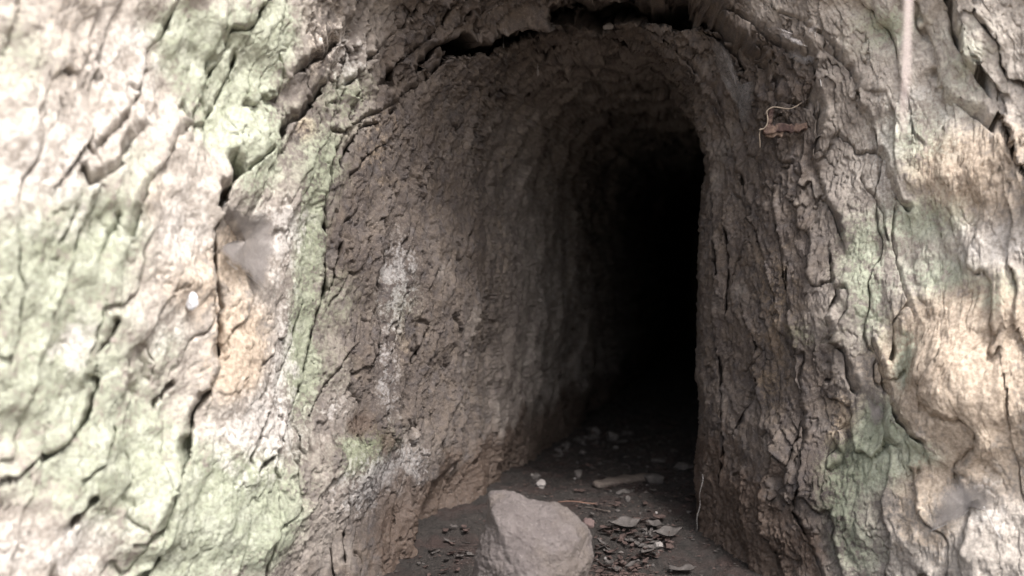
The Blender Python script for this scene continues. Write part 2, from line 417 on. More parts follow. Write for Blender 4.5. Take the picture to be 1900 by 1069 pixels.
# bulges: px, py, rx px, ry px, height m (negative = hollow)
BU = [(825,965,45,85,-.08),(870,900,40,50,-.045),(1825,690,130,140,.085),(1760,720,80,110,.02),(1850,340,110,100,.03),(450,650,60,110,.018),(440,470,60,60,-.02),(340,530,60,120,.015),
      (120,150,130,200,.03),(480,430,50,60,-.012),(700,820,50,60,.015),(1420,950,60,80,.02),(1600,800,70,90,-.012),(1520,560,60,160,.015),
      (1680,60,50,70,-.02),(1725,140,9,9,-.03),(1640,60,40,30,-.015),(900,85,60,60,.02),(960,12,130,12,.05),(1070,14,60,9,.03),
      (700,350,80,120,.012),(500,960,120,90,.015),(150,850,90,120,.018),(670,790,35,30,-.02),(470,250,40,60,.02),(1800,980,110,80,.02),(1440,190,25,40,.02)]
# colour: channel, px, py, rx, ry, amount
GR = [(450,150,70,110,.8),(380,110,90,90,.7),(330,60,60,60,.5),(60,500,140,120,.8),(90,700,150,130,.8),(250,850,110,110,.7),(150,900,150,90,.5),(500,40,40,60,.9),
 (570,440,30,90,1.),(550,660,26,110,1.),(470,300,45,70,.9),(400,970,120,110,.9),(330,1040,90,60,.8),(430,890,80,60,.7),(500,960,60,90,.7),(600,300,40,70,.6),(640,170,50,60,.5),
 (700,830,35,40,.6),(650,850,30,40,.6),(740,560,30,60,.4),(620,560,60,60,.35),(1690,410,60,50,.55),(1780,410,60,50,.3),(1640,800,48,60,1.0),(1600,860,55,45,1.),(1560,930,40,60,.45),
 (1745,510,70,40,.6),(1620,580,40,70,.5),(1600,470,40,80,.5),(1700,250,70,70,.5),(1880,540,60,40,.45),(1700,660,25,60,.7),(1600,1000,50,50,.3),(1640,50,60,50,.6),(1700,830,50,30,.9),(1800,120,60,90,.4),
 (570,700,80,60,.3),(20,120,60,90,.5),(250,300,60,60,.4),(420,230,60,50,.6),(1590,1040,50,40,.25),(30,1000,80,60,-.3),(1500,620,50,30,.3),(180,420,80,80,.7),(310,640,30,60,.4)]
OC = [(350,520,55,70,.7),(450,470,50,60,.8),(440,620,60,80,.9),(430,700,50,50,.7),(120,150,110,160,.4),(290,370,60,60,.5),(600,70,50,60,.5),(1810,710,150,120,1.3),(1740,640,80,70,1.),
 (1830,330,110,90,1.),(1750,300,60,60,.6),(1850,570,90,60,1.),(560,240,30,25,.6),(1710,960,80,90,.5),(1720,870,70,50,.6),(130,440,60,80,.2),(690,280,40,90,.3),(740,620,50,80,.3),(1440,560,50,120,.35),(1420,720,40,60,.3),(930,400,14,220,.3),(1560,800,30,60,.6),(1860,880,60,80,.5)]
PA = [(480,800,70,80,.9),(530,430,40,60,.8),(60,300,160,160,.5),(700,890,50,60,.8),(740,520,40,90,.6),(135,640,40,40,.9),(1850,450,90,60,.5),(760,900,40,80,.4),(220,130,120,120,.5),(720,700,25,90,.5),(110,1010,150,60,.6),
 (1720,200,90,90,.4),(640,110,40,60,.5),(480,540,60,50,.3),(590,60,40,50,.4),(300,620,50,60,.5),(1830,940,60,60,.5),(520,660,25,90,.6),(620,760,40,50,.3),(1640,330,30,80,.4),(340,420,60,100,.6)]
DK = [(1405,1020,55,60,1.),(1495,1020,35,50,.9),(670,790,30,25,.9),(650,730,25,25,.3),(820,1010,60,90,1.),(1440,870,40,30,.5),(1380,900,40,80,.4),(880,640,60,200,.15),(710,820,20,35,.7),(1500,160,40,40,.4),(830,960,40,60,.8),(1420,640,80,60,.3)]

H = np.zeros((NS, NTT), np.float32)
Pf = P.astype(np.float32)
G1 = np.zeros((NS, NTT, 4), np.float32)
def window(c, r):
    """index box of vertices within r of the picked grid cell"""
    i, j = c
    i_lo = max(0, np.searchsorted(SM[:, j], SM[i, j]-r*1.6)-2); i_hi = min(NS, np.searchsorted(SM[:, j], SM[i, j]+r*1.6)+3)
    j_lo = max(0, np.searchsorted(TM[i], TM[i, j]-r*1.8)-3); j_hi = min(NTT, np.searchsorted(TM[i], TM[i, j]+r*1.8)+4)
    return slice(i_lo, i_hi), slice(j_lo, j_hi)
wob = fbm(x*9, y*9, z*9, 3, 41)                # wobble used to keep every drawn line irregular
wob2 = fbm(x*30, y*30, z*30, 3, 43)
def crack(wpx, depth, step, pts):
    ps = [pick(*p) for p in pts]; ps = [p for p in ps if p is not None]
    for a, b in zip(ps[:-1], ps[1:]):
        A = Pf[a]; B = Pf[b]; L = float(np.linalg.norm(B-A))
        if L < 1e-4 or L > .8: continue
        vw = P[a]-np.array([0, 0, CAMZ]); vw /= np.linalg.norm(vw); dirn = (B-A)/L
        acr = np.cross(N[a], dirn); fo = float(np.linalg.norm(np.cross(acr, vw)))
        oz = float(sstep(8.2, 7.0, S[a[0]]))
        w = wpx*.5*(1+.15*oz)*float(d_[a])/FPX/max(.33, fo); depth_ = max(depth*1.3, min(9*w, .15))
        R = max(6*w, step*4, .03)
        wa = window(a, L+R); wb = window(b, L+R)
        si = slice(min(wa[0].start, wb[0].start), max(wa[0].stop, wb[0].stop)); sj = slice(min(wa[1].start, wb[1].start), max(wa[1].stop, wb[1].stop))
        Q = Pf[si, sj]-A; t = np.clip((Q@(B-A))/(L*L), 0, 1)
        D = np.linalg.norm(Q - t[..., None]*(B-A), axis=-1)
        sline = SM[a]+(SM[b]-SM[a])*t
        side = SM[si, sj]-sline                 # <0 : outer side
        wv = w*np.clip(1+.35*wob2[si, sj]+.9*wob[si, sj], .45, 1.6); D = np.abs(np.where(side < 0, -D, D)+min(.004, .5*w)*wob2[si, sj]+.008*wob[si, sj])
        g = -depth_*np.exp(-(np.maximum(D-.45*wv, 0)/(.62*wv))**2)*np.clip(1.1+.5*wob[si, sj], .35, 1)
        s_ = np.where(side < 0, (1.2-.3*oz)*step*np.exp(-D/(R*.35)), -step*.35*np.exp(-D/(R*.2)))
        yield si, sj, g, s_
def apply_cracks():
    Gv = np.zeros((NS, NTT), np.float32); Sp = np.zeros((NS, NTT), np.float32); Sn = np.zeros((NS, NTT), np.float32)
    for c in CR:
        for si, sj, g, s_ in crack(*c):
            Gv[si, sj] = np.minimum(Gv[si, sj], g)
            Sp[si, sj] = np.maximum(Sp[si, sj], s_); Sn[si, sj] = np.minimum(Sn[si, sj], s_)
    return Gv, Sp+Sn
def blob(px, py, rx, ry):
    p = pick(px, py)
    if p is None: return None
    A = Pf[p]; sc = float(d_[p])/FPX
    # local frame: the picture's horizontal/vertical laid onto the surface
    n = N[p]; up = np.array([0, 0, 1.]); 
    if abs(n[2]) > .75: up = np.array([0, 1., 0])
    ve = up-n*(up@n); ve /= np.linalg.norm(ve); ho = np.cross(n, ve)
    view = P[p]-np.array([0, 0, CAMZ]); view /= np.linalg.norm(view)
    fh = max(.3, abs(np.linalg.norm(np.cross(ho, view)))); fv = max(.4, abs(np.linalg.norm(np.cross(ve, view))))
    RX = rx*sc/fh; RY = ry*sc/fv
    w = window(p, 2.4*max(RX, RY)); Q = P[w]-P[p]
    q = ((Q@ho)/RX)**2 + ((Q@ve)/RY)**2 + ((Q@n)/max(RX, RY))**2*.3
    return w, q
Gv, Sv = apply_cracks()
for px, py, rx, ry, hh in BU:
    r = blob(px, py, rx, ry)
    if r: H[r[0]] += hh*np.exp(-r[1]*1.2)
for ch, LST in enumerate((GR, OC, PA, DK)):
    for px, py, rx, ry, am in LST:
        r = blob(px, py, rx, ry)
        if r: G1[r[0]+(ch,)] += am*np.exp(-r[1]*1.0)
print("features", round(time.time()-T0, 1))

# ---- flaky plates, several sizes, stretched along the rings
a_out = sstep(9.2, 6.2, SS)                       # 1 outside .. 0 inside
a_in = sstep(10.5, 12.5, SS)                      # 1 deep inside
zr = z-CAMZ
shoulder = sstep(.15, .6, zr)*sstep(5.8, 7.2, SS)*sstep(11.2, 10, SS)
w1 = fbm(x*3.2, y*3.2, z*3.2, 3, 51); w2 = fbm(x*3.2+9, y*3.2, z*3.2, 3, 57)
w3 = fbm(x*14, y*14, z*14, 3, 61); w4 = fbm(x*14+7, y*14, z*14, 3, 67)
amp_m = .55+.9*np.clip(fbm(x*2.6, y*2.6, z*2.6, 2, 71)+.35, 0, 1)
def plates(su, tv, tilt, rnd, groove, gw, seed, wa, wb, thr=0.):
    F1, F2, ID, DU, DV = worley(SM/su+wa, TM/tv+wb, seed)
    e = F2-F1
    msk = sstep(.05+thr, .55+thr, fbm(x*.16/su, y*.16/su, z*.10/su, 2, seed+3)+.15)
    soft = sstep(0, .22, e)
    gr = groove*np.exp(-(e/gw)**2)*msk
    GP.append((gr, su))
    return (tilt*DU + rnd*(ID-.5))*(.35+.65*np.maximum(soft, msk)) - gr
def ledge(lam, asp, amp, seed, wl=.8, ws=.18, gap=.35, thr=.0, edge=.10):
    """thin overlapping sheets running along the rings: each rises inward, ends in a broken lip, then a gap"""
    q = (SM+.2*np.abs(TM))/lam + wl*fbm(SM/(lam*2.2), TM/(lam*asp), z*0+seed, 3, seed) + ws*fbm(x/lam*1.3, y/lam*1.3, z/lam*.9, 3, seed+9, .6)
    k = np.floor(q); fr = q-k
    on = sstep(thr-.15, thr+.30, perlin(k*7.31+.5, TM/(lam*asp*1.1)+.37*k, z*0+3.3, seed+21))
    up = fr**1.6
    drop = sstep(1, 1-edge, fr)                       # smooth only over the last part
    g = np.exp(-(fr/.07)**2)+np.exp(-((1-fr)/.05)**2)
    GP.append(gap*amp*g*on)
    return amp*on*(up*drop-.3) - gap*amp*g*on
GP = []
hA = ledge(.125, 3.2, .036, 301, .9, .20, .9, -.05, .05)
hB = ledge(.050, 2.6, .0175, 311, 1.0, .40, .8, -.02, .08)
hC = ledge(.021, 2.6, .0088, 321, 1.0, .42, .8, -.05, .14)
F1, F2, ID, DU, DV = worley(SM/.012+w3*1.2, TM/.02+w4*.6, 109)
hD = .0030*(ID-.5)+.0016*DU-.0024*np.exp(-((F2-F1)/.16)**2)
F1, F2, ID, DU, DV = worley(SM/.03+w3*.9, TM/.05+w4*.6, 113)
hE = (.005*(ID-.5)-.004*sstep(.3, .0, F1)*(ID > .7))     # pecked, pitted face deeper in
print("plates", round(time.time()-T0, 1))
nA = fbm(x*8, y*8, z*5, 3, 81)*.012; nB = fbm(x*40, y*40, z*26, 4, 83, .62)*.0030
a_o2 = sstep(7.8, 6.0, SS)
lum = fbm(x*7+3, y*7, z*6, 3, 91)*.022*a_o2
sm_ = .45+.85*sstep(-.35, .45, fbm(x*2.3+4, y*2.3, z*1.8, 3, 97))
hid = hA*(.55+.25*a_out-.35*a_in) + hB*amp_m*(.78-.50*a_o2+1.3*shoulder-.35*a_in) + hC*sm_*amp_m*(.85-.55*a_o2+.9*shoulder+.3*a_in) + hD*(.9-.4*a_out+.5*shoulder+.5*a_in) + hE*(.25+.9*sstep(9.5, 11, SS))
hid = hid*(1-.25*a_out)
hid = hid*sstep(1.8, 3.2, SS)*(1-.75*np.clip(-Gv/.02, 0, 1))*(1-.45*np.clip(np.abs(Sv)/.012, 0, 1))
H = H + hid + lum + nA*(.8+.6*a_in) + nB*(1.45-.6*a_out+.4*a_in) + Gv + Sv
# strata steps inside the ceiling
st_ = SM/.42 + w1*.7 + w3*.06; fr = st_-np.floor(st_)
H = H + .085*sstep(10.1, 11.0, SS)*sstep(.2, .55, zr)*(fr**1.3*sstep(1, .93, fr)-.4)
gsum = (GP[0]+GP[1]+GP[2])*(.5+.4*shoulder)
over = (np.maximum(H-nA-Gv-Sv*.6-lum+gsum, -.01))*.30
up_ = sstep(.35, .55, zr)*sstep(6, 7.5, SS)
PD = P + N*H[..., None] + SD*(np.clip(over, -.01, .035)+np.clip(-Gv*.9, 0, .11)*sstep(1, 2, SS)*(1-up_) - Gv*1.5*up_+gsum*.9*sstep(2, 3, SS))[..., None]
# end wall of the tunnel
V = PD.reshape(-1, 3); F = grid_faces(NS, NTT)
c_end = PD[-1].mean(0)+np.array([.1, .25, 0]); V = np.vstack([V, c_end]); ce = len(V)-1
rock = mesh_obj("rock_face", V, F, ROCK)
me = rock.data
G1[..., 3] = np.maximum(G1[..., 3], 1.1*sstep(.30, .06, z-.12+.10*w1+.06*wob)*sstep(7.6, 8.4, SS))  # earth stain at the wall foot, also painted to darken the over-lit base
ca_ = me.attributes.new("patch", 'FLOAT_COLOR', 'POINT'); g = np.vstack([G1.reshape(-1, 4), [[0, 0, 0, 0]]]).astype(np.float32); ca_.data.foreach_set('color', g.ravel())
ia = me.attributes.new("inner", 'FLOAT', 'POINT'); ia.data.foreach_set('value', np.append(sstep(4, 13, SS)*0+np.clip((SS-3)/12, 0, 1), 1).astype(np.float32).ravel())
tag(rock, "flaky pale rock and earth around the mouth of a narrow dug tunnel, green with algae outside", kind='structure')
capr = (NS-1)*NTT+np.arange(0, NTT, 1)
capV = [tuple(V[i]) for i in capr]+[tuple(c_end)]
cap = mesh_obj("tunnel_end", capV, [(i, (i+1) % len(capr), len(capr)) for i in range(len(capr))], ROCK)
tag(cap, kind='structure')
print("rock", round(time.time()-T0, 1), len(F))

# ------------------------------------------------------------------ ground: one sheet from far behind the lens into the tunnel
def floor_z(x, y):
    b = sstep(2.9, 3.7, y)*.125 + sstep(3.7, 9, y)*.01
    cx = -.12+.25*(y-3.53)+.38
    return b + .03*np.clip(np.abs(x-cx)-.2, 0, .5)*sstep(3.2, 4, y)
gx = np.unique(np.concatenate([np.linspace(-150, -3, 30), np.linspace(-3, -.9, 40), np.linspace(-.9, 1.6, 360), np.linspace(1.6, 3.2, 60), np.linspace(3.2, 150, 30)]))
gy = np.unique(np.concatenate([np.linspace(-200, -2, 40), np.linspace(-2, 2.2, 60), np.linspace(2.2, 5, 460), np.linspace(5, 8, 200), np.linspace(8, 14, 40), np.linspace(14, 60, 12)]))
GX, GY = np.meshgrid(gx, gy, indexing='ij'); Zb = floor_z(GX, GY); zz = np.zeros_like(GX)
nearm = ((GX > -3) & (GX < 3.5) & (GY > -2) & (GY < 13))
gh = (.018*fbm(GX*4, GY*4, zz, 3, 201) + .009*fbm(GX*18, GY*18, zz, 3, 203) + .004*fbm(GX*60, GY*60, zz, 2, 207))
F1, F2, ID, DU, DV = worley(GX*28, GY*28, 209)
gh = gh + .006*np.clip(.45-F1, 0, 1)*(ID > .5)
GZ = Zb + gh*nearm
# toe of loose soil against the left and right wall feet
ground = mesh_obj("ground", np.stack([GX, GY, GZ], -1).reshape(-1, 3), grid_faces(len(gx), len(gy)), SOIL)
gm = SOIL.node_tree; pb = [n for n in gm.nodes if n.type == 'BSDF_PRINCIPLED'][0]; src = pb.inputs['Base Color'].links[0].from_socket
tcn = [n for n in gm.nodes if n.type == 'TEX_COORD'][0]; sx = gm.nodes.new("ShaderNodeSeparateXYZ"); gm.links.new(tcn.outputs['Object'], sx.inputs[0])
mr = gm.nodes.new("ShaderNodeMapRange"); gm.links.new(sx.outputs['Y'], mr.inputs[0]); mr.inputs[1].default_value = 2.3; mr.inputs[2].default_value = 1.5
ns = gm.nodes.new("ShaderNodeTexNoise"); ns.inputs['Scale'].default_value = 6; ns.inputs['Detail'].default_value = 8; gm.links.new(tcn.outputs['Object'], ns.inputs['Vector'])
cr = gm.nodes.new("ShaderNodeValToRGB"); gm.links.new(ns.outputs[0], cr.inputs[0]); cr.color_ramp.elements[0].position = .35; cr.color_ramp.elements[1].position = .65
cr.color_ramp.elements[0].color = (.25, .21, .18, 1); cr.color_ramp.elements[1].color = (.38, .33, .28, 1)  # unseen ground behind the lens, coloured pale to bounce fill light inward
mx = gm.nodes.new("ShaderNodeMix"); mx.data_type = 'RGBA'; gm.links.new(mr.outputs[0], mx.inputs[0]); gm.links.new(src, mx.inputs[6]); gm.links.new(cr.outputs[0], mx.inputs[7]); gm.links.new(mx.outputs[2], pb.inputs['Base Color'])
tag(ground, "trodden soil, dark in the tunnel, made pale outside to bounce light in", kind='structure')
def ground_at(px, py):
    r = ray(px, py); t = 3.
    for _ in range(25):
        p = np.array([0, 0, CAMZ])+r*t
        t += (p[2]-float(floor_z(np.array(p[0]), np.array(p[1]))))/max(.05, -r[2])*.7
    p = np.array([0, 0, CAMZ])+r*t
    i = min(len(gx)-1, np.searchsorted(gx, p[0])); j = min(len(gy)-1, np.searchsorted(gy, p[1]))
    return Vector((p[0], p[1], float(GZ[i, j]))), t

# ------------------------------------------------------------------ boulder at the mouth
def lump(name, rad, mat, seed, n=24, rough=.12, flat=.0, shape=None, freq=1.6, chips=0):
    bm = bmesh.new(); bmesh.ops.create_icosphere(bm, subdivisions=n, radius=1)
    v = np.array([q.co[:] for q in bm.verts]); bm.verts.index_update()
    f = np.array([[q.index for q in p.verts] for p in bm.faces]); bm.free()
    rs = np.random.RandomState(seed)
    r = 1+rough*fbm(v[:, 0]*freq+seed, v[:, 1]*freq, v[:, 2]*freq, 4, seed)
    for k in range(chips):                                   # planar facets
        d = rs.normal(size=3); d /= np.linalg.norm(d); c = rs.uniform(.62, .9)
        dd = v@d; r = np.where(dd*r > c, c/np.maximum(dd, .05), r)
    v = v*r[:, None]
    if shape is not None: v = shape(v)
    v = v*np.array(rad)
    return mesh_obj(name, v, f, mat)
# silhouette (px) about a centre, radius by picture angle
CB = (985, 1085)
OUT = [(905,925),(912,917),(928,912),(945,914),(962,919),(980,929),(1000,934),(1020,936),(1040,941),(1058,952),(1075,967),(1088,983),(1098,1003),(1101,1025),(1098,1045),(1090,1062),(1085,1085),(1075,1130),(1050,1190),(985,1210),(900,1190),(870,1130),(872,1085),(878,1050),(884,1020),(892,992),(902,970),(905,950)]
ang = np.array([math.atan2(CB[1]-b, a-CB[0]) for a, b in OUT]); rr = np.array([math.hypot(CB[1]-b, a-CB[0]) for a, b in OUT])
od = np.argsort(ang); ang = ang[od]; rr = rr[od]
DB = 2.62; kB = DB/FPX
bm = bmesh.new(); bmesh.ops.create_icosphere(bm, subdivisions=7, radius=1)
v = np.array([q.co[:] for q in bm.verts]); bm.verts.index_update(); f = np.array([[q.index for q in p.verts] for p in bm.faces]); bm.free()
th = np.arctan2(v[:, 2], v[:, 0]); prof = np.interp(th, np.concatenate([ang-2*math.pi, ang, ang+2*math.pi]), np.tile(rr, 3))*kB
rho = np.hypot(v[:, 0], v[:, 2])
body = .62*.5
kx = prof
bulge = np.clip(rho, 0, 1)
bx = v[:, 0]*(kx*bulge+.115*(1-bulge)); bz = v[:, 2]*(kx*bulge+.115*(1-bulge)); by = v[:, 1]*.15
V3 = np.stack([bx, by, bz], 1)
# horizontal shoulder below the peak, front facet, small relief
nrm = V3/np.linalg.norm(V3, axis=1)[:, None]
q = V3*7
hh = .007*fbm(q[:, 0], q[:, 1]+3, q[:, 2], 3, 301)+.0045*fbm(q[:, 0]*4, q[:, 1]*4, q[:, 2]*4, 3, 305)+.0022*fbm(q[:, 0]*14, q[:, 1]*14, q[:, 2]*14, 3, 307)
Fa = worley(V3[:, 0]*26+2*hh*30, V3[:, 2]*26, 311)
hh = hh - .0025*np.exp(-((Fa[1]-Fa[0])/.1)**2)
fr_ = np.exp(-((V3[:, 2]-.06-.25*V3[:, 0])/.018)**2)*(v[:, 1] < 0)
hh = hh - .006*fr_ - .010*np.exp(-(((V3[:, 0]-.07)/.03)**2+((V3[:, 2]+.05)/.05)**2))*(v[:, 1] < 0)
V3 = V3+nrm*hh[:, None]
ctr = np.array([0, 0, CAMZ])+ray(*CB)*(DB+.12)/1.0
ctr[2] = (np.array([0, 0, CAMZ])+ray(*CB)*DB)[2]; ctr[0] = (np.array([0, 0, CAMZ])+ray(*CB)*DB)[0]
boulder = mesh_obj("boulder", V3+np.array([0, 0, 0]), f, BOULD)
boulder.location = (ctr[0], DB+.02, ctr[2])
tag(boulder, "rounded grey brown boulder with a peaked left end sitting in the tunnel mouth", "boulder")

# ------------------------------------------------------------------ litter on the tunnel floor
rnd = random.Random(4)
M_PALE = simple("pale_stone", (.19, .17, .16), (.27, .245, .23), 40)
M_GREY = simple("grey_stone", (.06, .053, .049), (.10, .088, .082), 40)
M_LEAF = simple("dead_leaf", (.036, .023, .020), (.075, .050, .043), 40, .8, .5, .002)
M_LEAFG = simple("grey_dead_leaf", (.042, .036, .033), (.085, .074, .069), 40, .8, .5, .002)
M_WOOD = simple("old_wood", (.075, .06, .052), (.13, .105, .09), 30, .9, .6, .003, sc=(.2, 3, 3))
M_STRAW = simple("dry_straw", (.14, .11, .085), (.22, .18, .14), 60, .7, .3, .001)
M_RUST = simple("rusty_iron", (.022, .013, .012), (.050, .027, .023), 90, .85, .7, .003, spots=(.12, .08, .06))
M_TWIG = simple("thin_twig", (.10, .055, .04), (.17, .10, .075), 60, .8)
def put(o, p, rz=0, tilt=(0, 0), lift=0):
    o.location = (p[0], p[1], p[2]+lift); o.rotation_euler = (tilt[0], tilt[1], rz)
def stone(px, py, wpx, hpx, mat, label, cat="stone", seed=1, rz=0, name="stone", asp=1., group=None, sub=4):
    p, t = ground_at(px, py+hpx*.35); k = t/FPX
    o = lump(name, (wpx*.5*k, wpx*.5*k*asp, hpx*.6*k), mat, seed, sub, .25, chips=7)
    put(o, p, rz, lift=hpx*.28*k); return tag(o, label, cat, group)
stone(1002, 896, 24, 17, M_PALE, "small bright whitish stone on the dark floor behind the boulder", seed=11, rz=.3)
stone(1215, 886, 46, 20, M_GREY, "flat topped grey stone at the far end of the wooden slat", seed=12, sub=4)
stone(1138, 812, 34, 18, M_GREY, "grey wedge shaped stone midway down the tunnel floor", seed=13, rz=.4)
stone(1132, 739, 14, 9, M_PALE, "tiny bright stone deepest in view on the tunnel floor", seed=14)
stone(1104, 797, 22, 18, M_GREY, "grey stone beside the heap of rubble at the left wall foot", seed=15)
stone(1091, 973, 24, 18, simple("reddish_stone", (.09, .062, .058), (.13, .09, .083), 40), "pinkish squarish pebble just right of the boulder", "pebble", seed=16, name="pebble")
stone(1074, 882, 15, 18, M_GREY, "upright small grey pebble right of the bright whitish stone", "pebble", seed=17, name="pebble")
stone(1267, 865, 40, 13, M_GREY, "long flat brownish stone near the right lip of the tunnel", seed=18, rz=.5)
stone(1222, 854, 26, 9, M_GREY, "thin flat grey stone between wedge stone and right lip", seed=19)
stone(1165, 806, 26, 10, M_LEAFG, "pale flat chip beyond the wedge shaped grey stone", "stone chip", seed=20, name="stone_chip")
stone(1222, 1015, 17, 12, M_PALE, "small pinkish pebble at the edge of the dead leaf pile", "pebble", seed=21, name="pebble")
stone(1155, 916, 26, 12, M_GREY, "rounded grey pebble just below the wooden slat", "pebble", seed=22, name="pebble")
stone(1165, 931, 12, 10, M_GREY, "smallest grey pebble below the wooden slat", "pebble", seed=23, name="pebble")
stone(995, 881, 20, 10, M_GREY, "low grey stone directly behind the bright whitish stone", seed=24)
# rubble heap along the left foot
for k in range(34):
    px = rnd.uniform(1030, 1110); py = 838 - (px-1030)*.42 + rnd.gauss(0, 9)
    o = stone(px, py, rnd.uniform(6, 15), rnd.uniform(4, 9), rnd.choice([M_GREY, M_GREY, M_LEAFG]), "small grey rubble stone heaped along the foot of the left tunnel wall", "rubble stone", 100+k, rnd.uniform(0, 6), "rubble_stone", rnd.uniform(.7, 1.3), "rubble along the left wall foot", 2)
# loose chips everywhere
for k in range(90):
    px = rnd.uniform(890, 1330); py = rnd.uniform(770, 1068)
    p, t = ground_at(px, py)
    lw = -.12+.25*(p.y-3.53)
    if p.x < lw+.06 or p.x > lw+.76: continue
    if 860 < px < 1110 and py > 905: continue
    stone(px, py, rnd.choice([4, 5, 6, 8, 11]), rnd.uniform(3, 6), rnd.choice([M_GREY, M_GREY, M_LEAFG, M_PALE]), "tiny loose stone chip scattered on the dark tunnel floor", "stone chip", 300+k, rnd.uniform(0, 6), "stone_chip", 1, "stone chips scattered on the tunnel floor", 2)

def crumbs(name, n, xr, yr, smin, smax, mat, seed, label):
    r = np.random.RandomState(seed); V = []; F = []
    base = np.array([(1, 0, 0), (-.5, .8, 0), (-.6, -.7, .1), (0, .1, .55), (.1, 0, -.4)]); bf = [(0, 1, 3), (1, 2, 3), (2, 0, 3), (1, 0, 4), (2, 1, 4), (0, 2, 4)]
    k = 0
    while k < n:
        yy = r.uniform(*yr); lw = -.12+.25*(yy-3.53)
        if name == 'leaf_litter': yy = float(np.clip(r.normal(3.03, .09), 2.8, 3.3))
        xx = float(r.normal(.315, .065)) if name == 'leaf_litter' else (lw+r.uniform(.02, .80) if yy > 3.3 else r.uniform(*xr))
        i = min(len(gx)-1, np.searchsorted(gx, xx)); j = min(len(gy)-1, np.searchsorted(gy, yy))
        sz = smin*(smax/smin)**(r.rand()**2.2); a = r.uniform(0, 6.28); c_, s_ = math.cos(a), math.sin(a)
        b = base*(1+r.uniform(-.35, .35, base.shape))*sz*np.array([1, r.uniform(.5, 1.1), r.uniform(.25, .9)])
        b = np.stack([b[:, 0]*c_-b[:, 1]*s_, b[:, 0]*s_+b[:, 1]*c_, b[:, 2]], 1)+np.array([xx, yy, GZ[i, j]+.1*sz])
        V.append(b); F += [tuple(q+5*k for q in f_) for f_ in bf]; k += 1
    return tag(mesh_obj(name, np.vstack(V), np.array(F), mat, None, False), label, None, None, 'stuff')
crumbs("soil_crumbs", 9000, (-.6, 1.0), (2.5, 7.5), .0018, .009, simple("soil_crumb", (.032, .026, .023), (.062, .052, .046), 60), 5, "crumbled dark soil over the tunnel floor")
crumbs("stone_grit", 3500, (-.6, 1.0), (2.6, 7.5), .0015, .011, M_GREY, 6, "grey stone grit over the tunnel floor")
crumbs("leaf_litter", 1500, (.16, .46), (2.86, 3.28), .003, .016, M_LEAF, 8, "torn red brown leaf litter in a pile right of the boulder")
crumbs("leaf_mould", 8000, (-.6, 1.0), (2.6, 6.5), .002, .011, M_LEAF, 7, "brown leaf mould over the tunnel floor")

def leaf(name, L, Wd, mat, seed, curl=.3, fold=.25, tipw=.0):
    r = np.random.RandomState(seed); nu, nv = 15, 8; ph = r.uniform(0, 6)
    V = []; 
    for s in (0, 1):
        for i in range(nu):
            a = i/(nu-1); w = Wd*(math.sin(math.pi*min(1, a*.96+.04))**.7)*(.9+.2*math.sin(a*9+ph))
            for j in range(nv):
                b = j/(nv-1)*2-1
                zz = L*curl*(a-.5)**2*2 + abs(b)*fold*w + .06*L*math.sin(a*7+ph+b*2)*.5 + .02*L*math.sin(b*9+a*5)
                V.append(((a-.5)*L + .04*L*math.sin(b*3+ph), b*w/2 + .05*L*math.sin(a*3+ph), zz - (.0006 if s else 0)))
    F = []; m = nu*nv
    for i in range(nu-1):
        for j in range(nv-1):
            q = i*nv+j; F.append((q, q+nv, q+nv+1, q+1)); F.append((m+q, m+q+1, m+q+nv+1, m+q+nv))
    ed = [j for j in range(nv)]+[i*nv+nv-1 for i in range(1, nu)]+[(nu-1)*nv+j for j in range(nv-2, -1, -1)]+[i*nv for i in range(nu-2, 0, -1)]
    for a, b in zip(ed, ed[1:]+ed[:1]): F.append((a, b, m+b, m+a))
    return mesh_obj(name, V, F, mat)
def put_leaf(px, py, lpx, wpx, ang, mat, label, seed, tilt=(.1, 0), group=None, lift=0.008, cat="dead leaf", name="dead_leaf", **k):
    p, t = ground_at(px, py); s = t/FPX
    o = leaf(name, lpx*s, wpx*s*1.7, mat, seed, **k); put(o, p, ang, tilt, lift); return tag(o, label, cat, group)
put_leaf(1160, 988, 66, 22, .35, M_LEAFG, "pale grey curled leaf, largest on the litter behind the boulder", 1, (.25, -.05), lift=.02)
put_leaf(1216, 982, 34, 14, -.5, M_LEAFG, "pale narrow leaf right of the largest grey leaf", 2, (.2, .1), lift=.016)
put_leaf(1240, 1002, 56, 20, .15, M_LEAFG, "pinkish grey leaf curled like a boat nearest the right lip", 3, (.25, -.1), lift=.012)
put_leaf(1222, 968, 30, 12, .5, M_LEAF, "short brown leaf standing behind the pale narrow leaf", 4, (.3, .2), lift=.015)
put_leaf(1200, 1032, 48, 12, 1.0, M_LEAFG, "frayed whitish strip of leaf leaning in the red brown litter", 5, (.2, -.1), lift=.012)
put_leaf(1190, 974, 28, 8, -.1, M_LEAF, "thin reddish leaf sliver behind the largest grey leaf", 6, lift=.01)
put_leaf(1266, 1062, 50, 18, .1, M_LEAFG, "greyish leaf at the bottom edge between litter and right lip", 7, lift=.01)
put_leaf(1122, 992, 22, 9, -.6, M_LEAF, "small red brown leaf touching the left tip of the largest grey leaf", 8, lift=.012)
put_leaf(1150, 826, 30, 10, .2, M_LEAFG, "small pale leaf in front of the wedge shaped stone", 9, lift=.008)
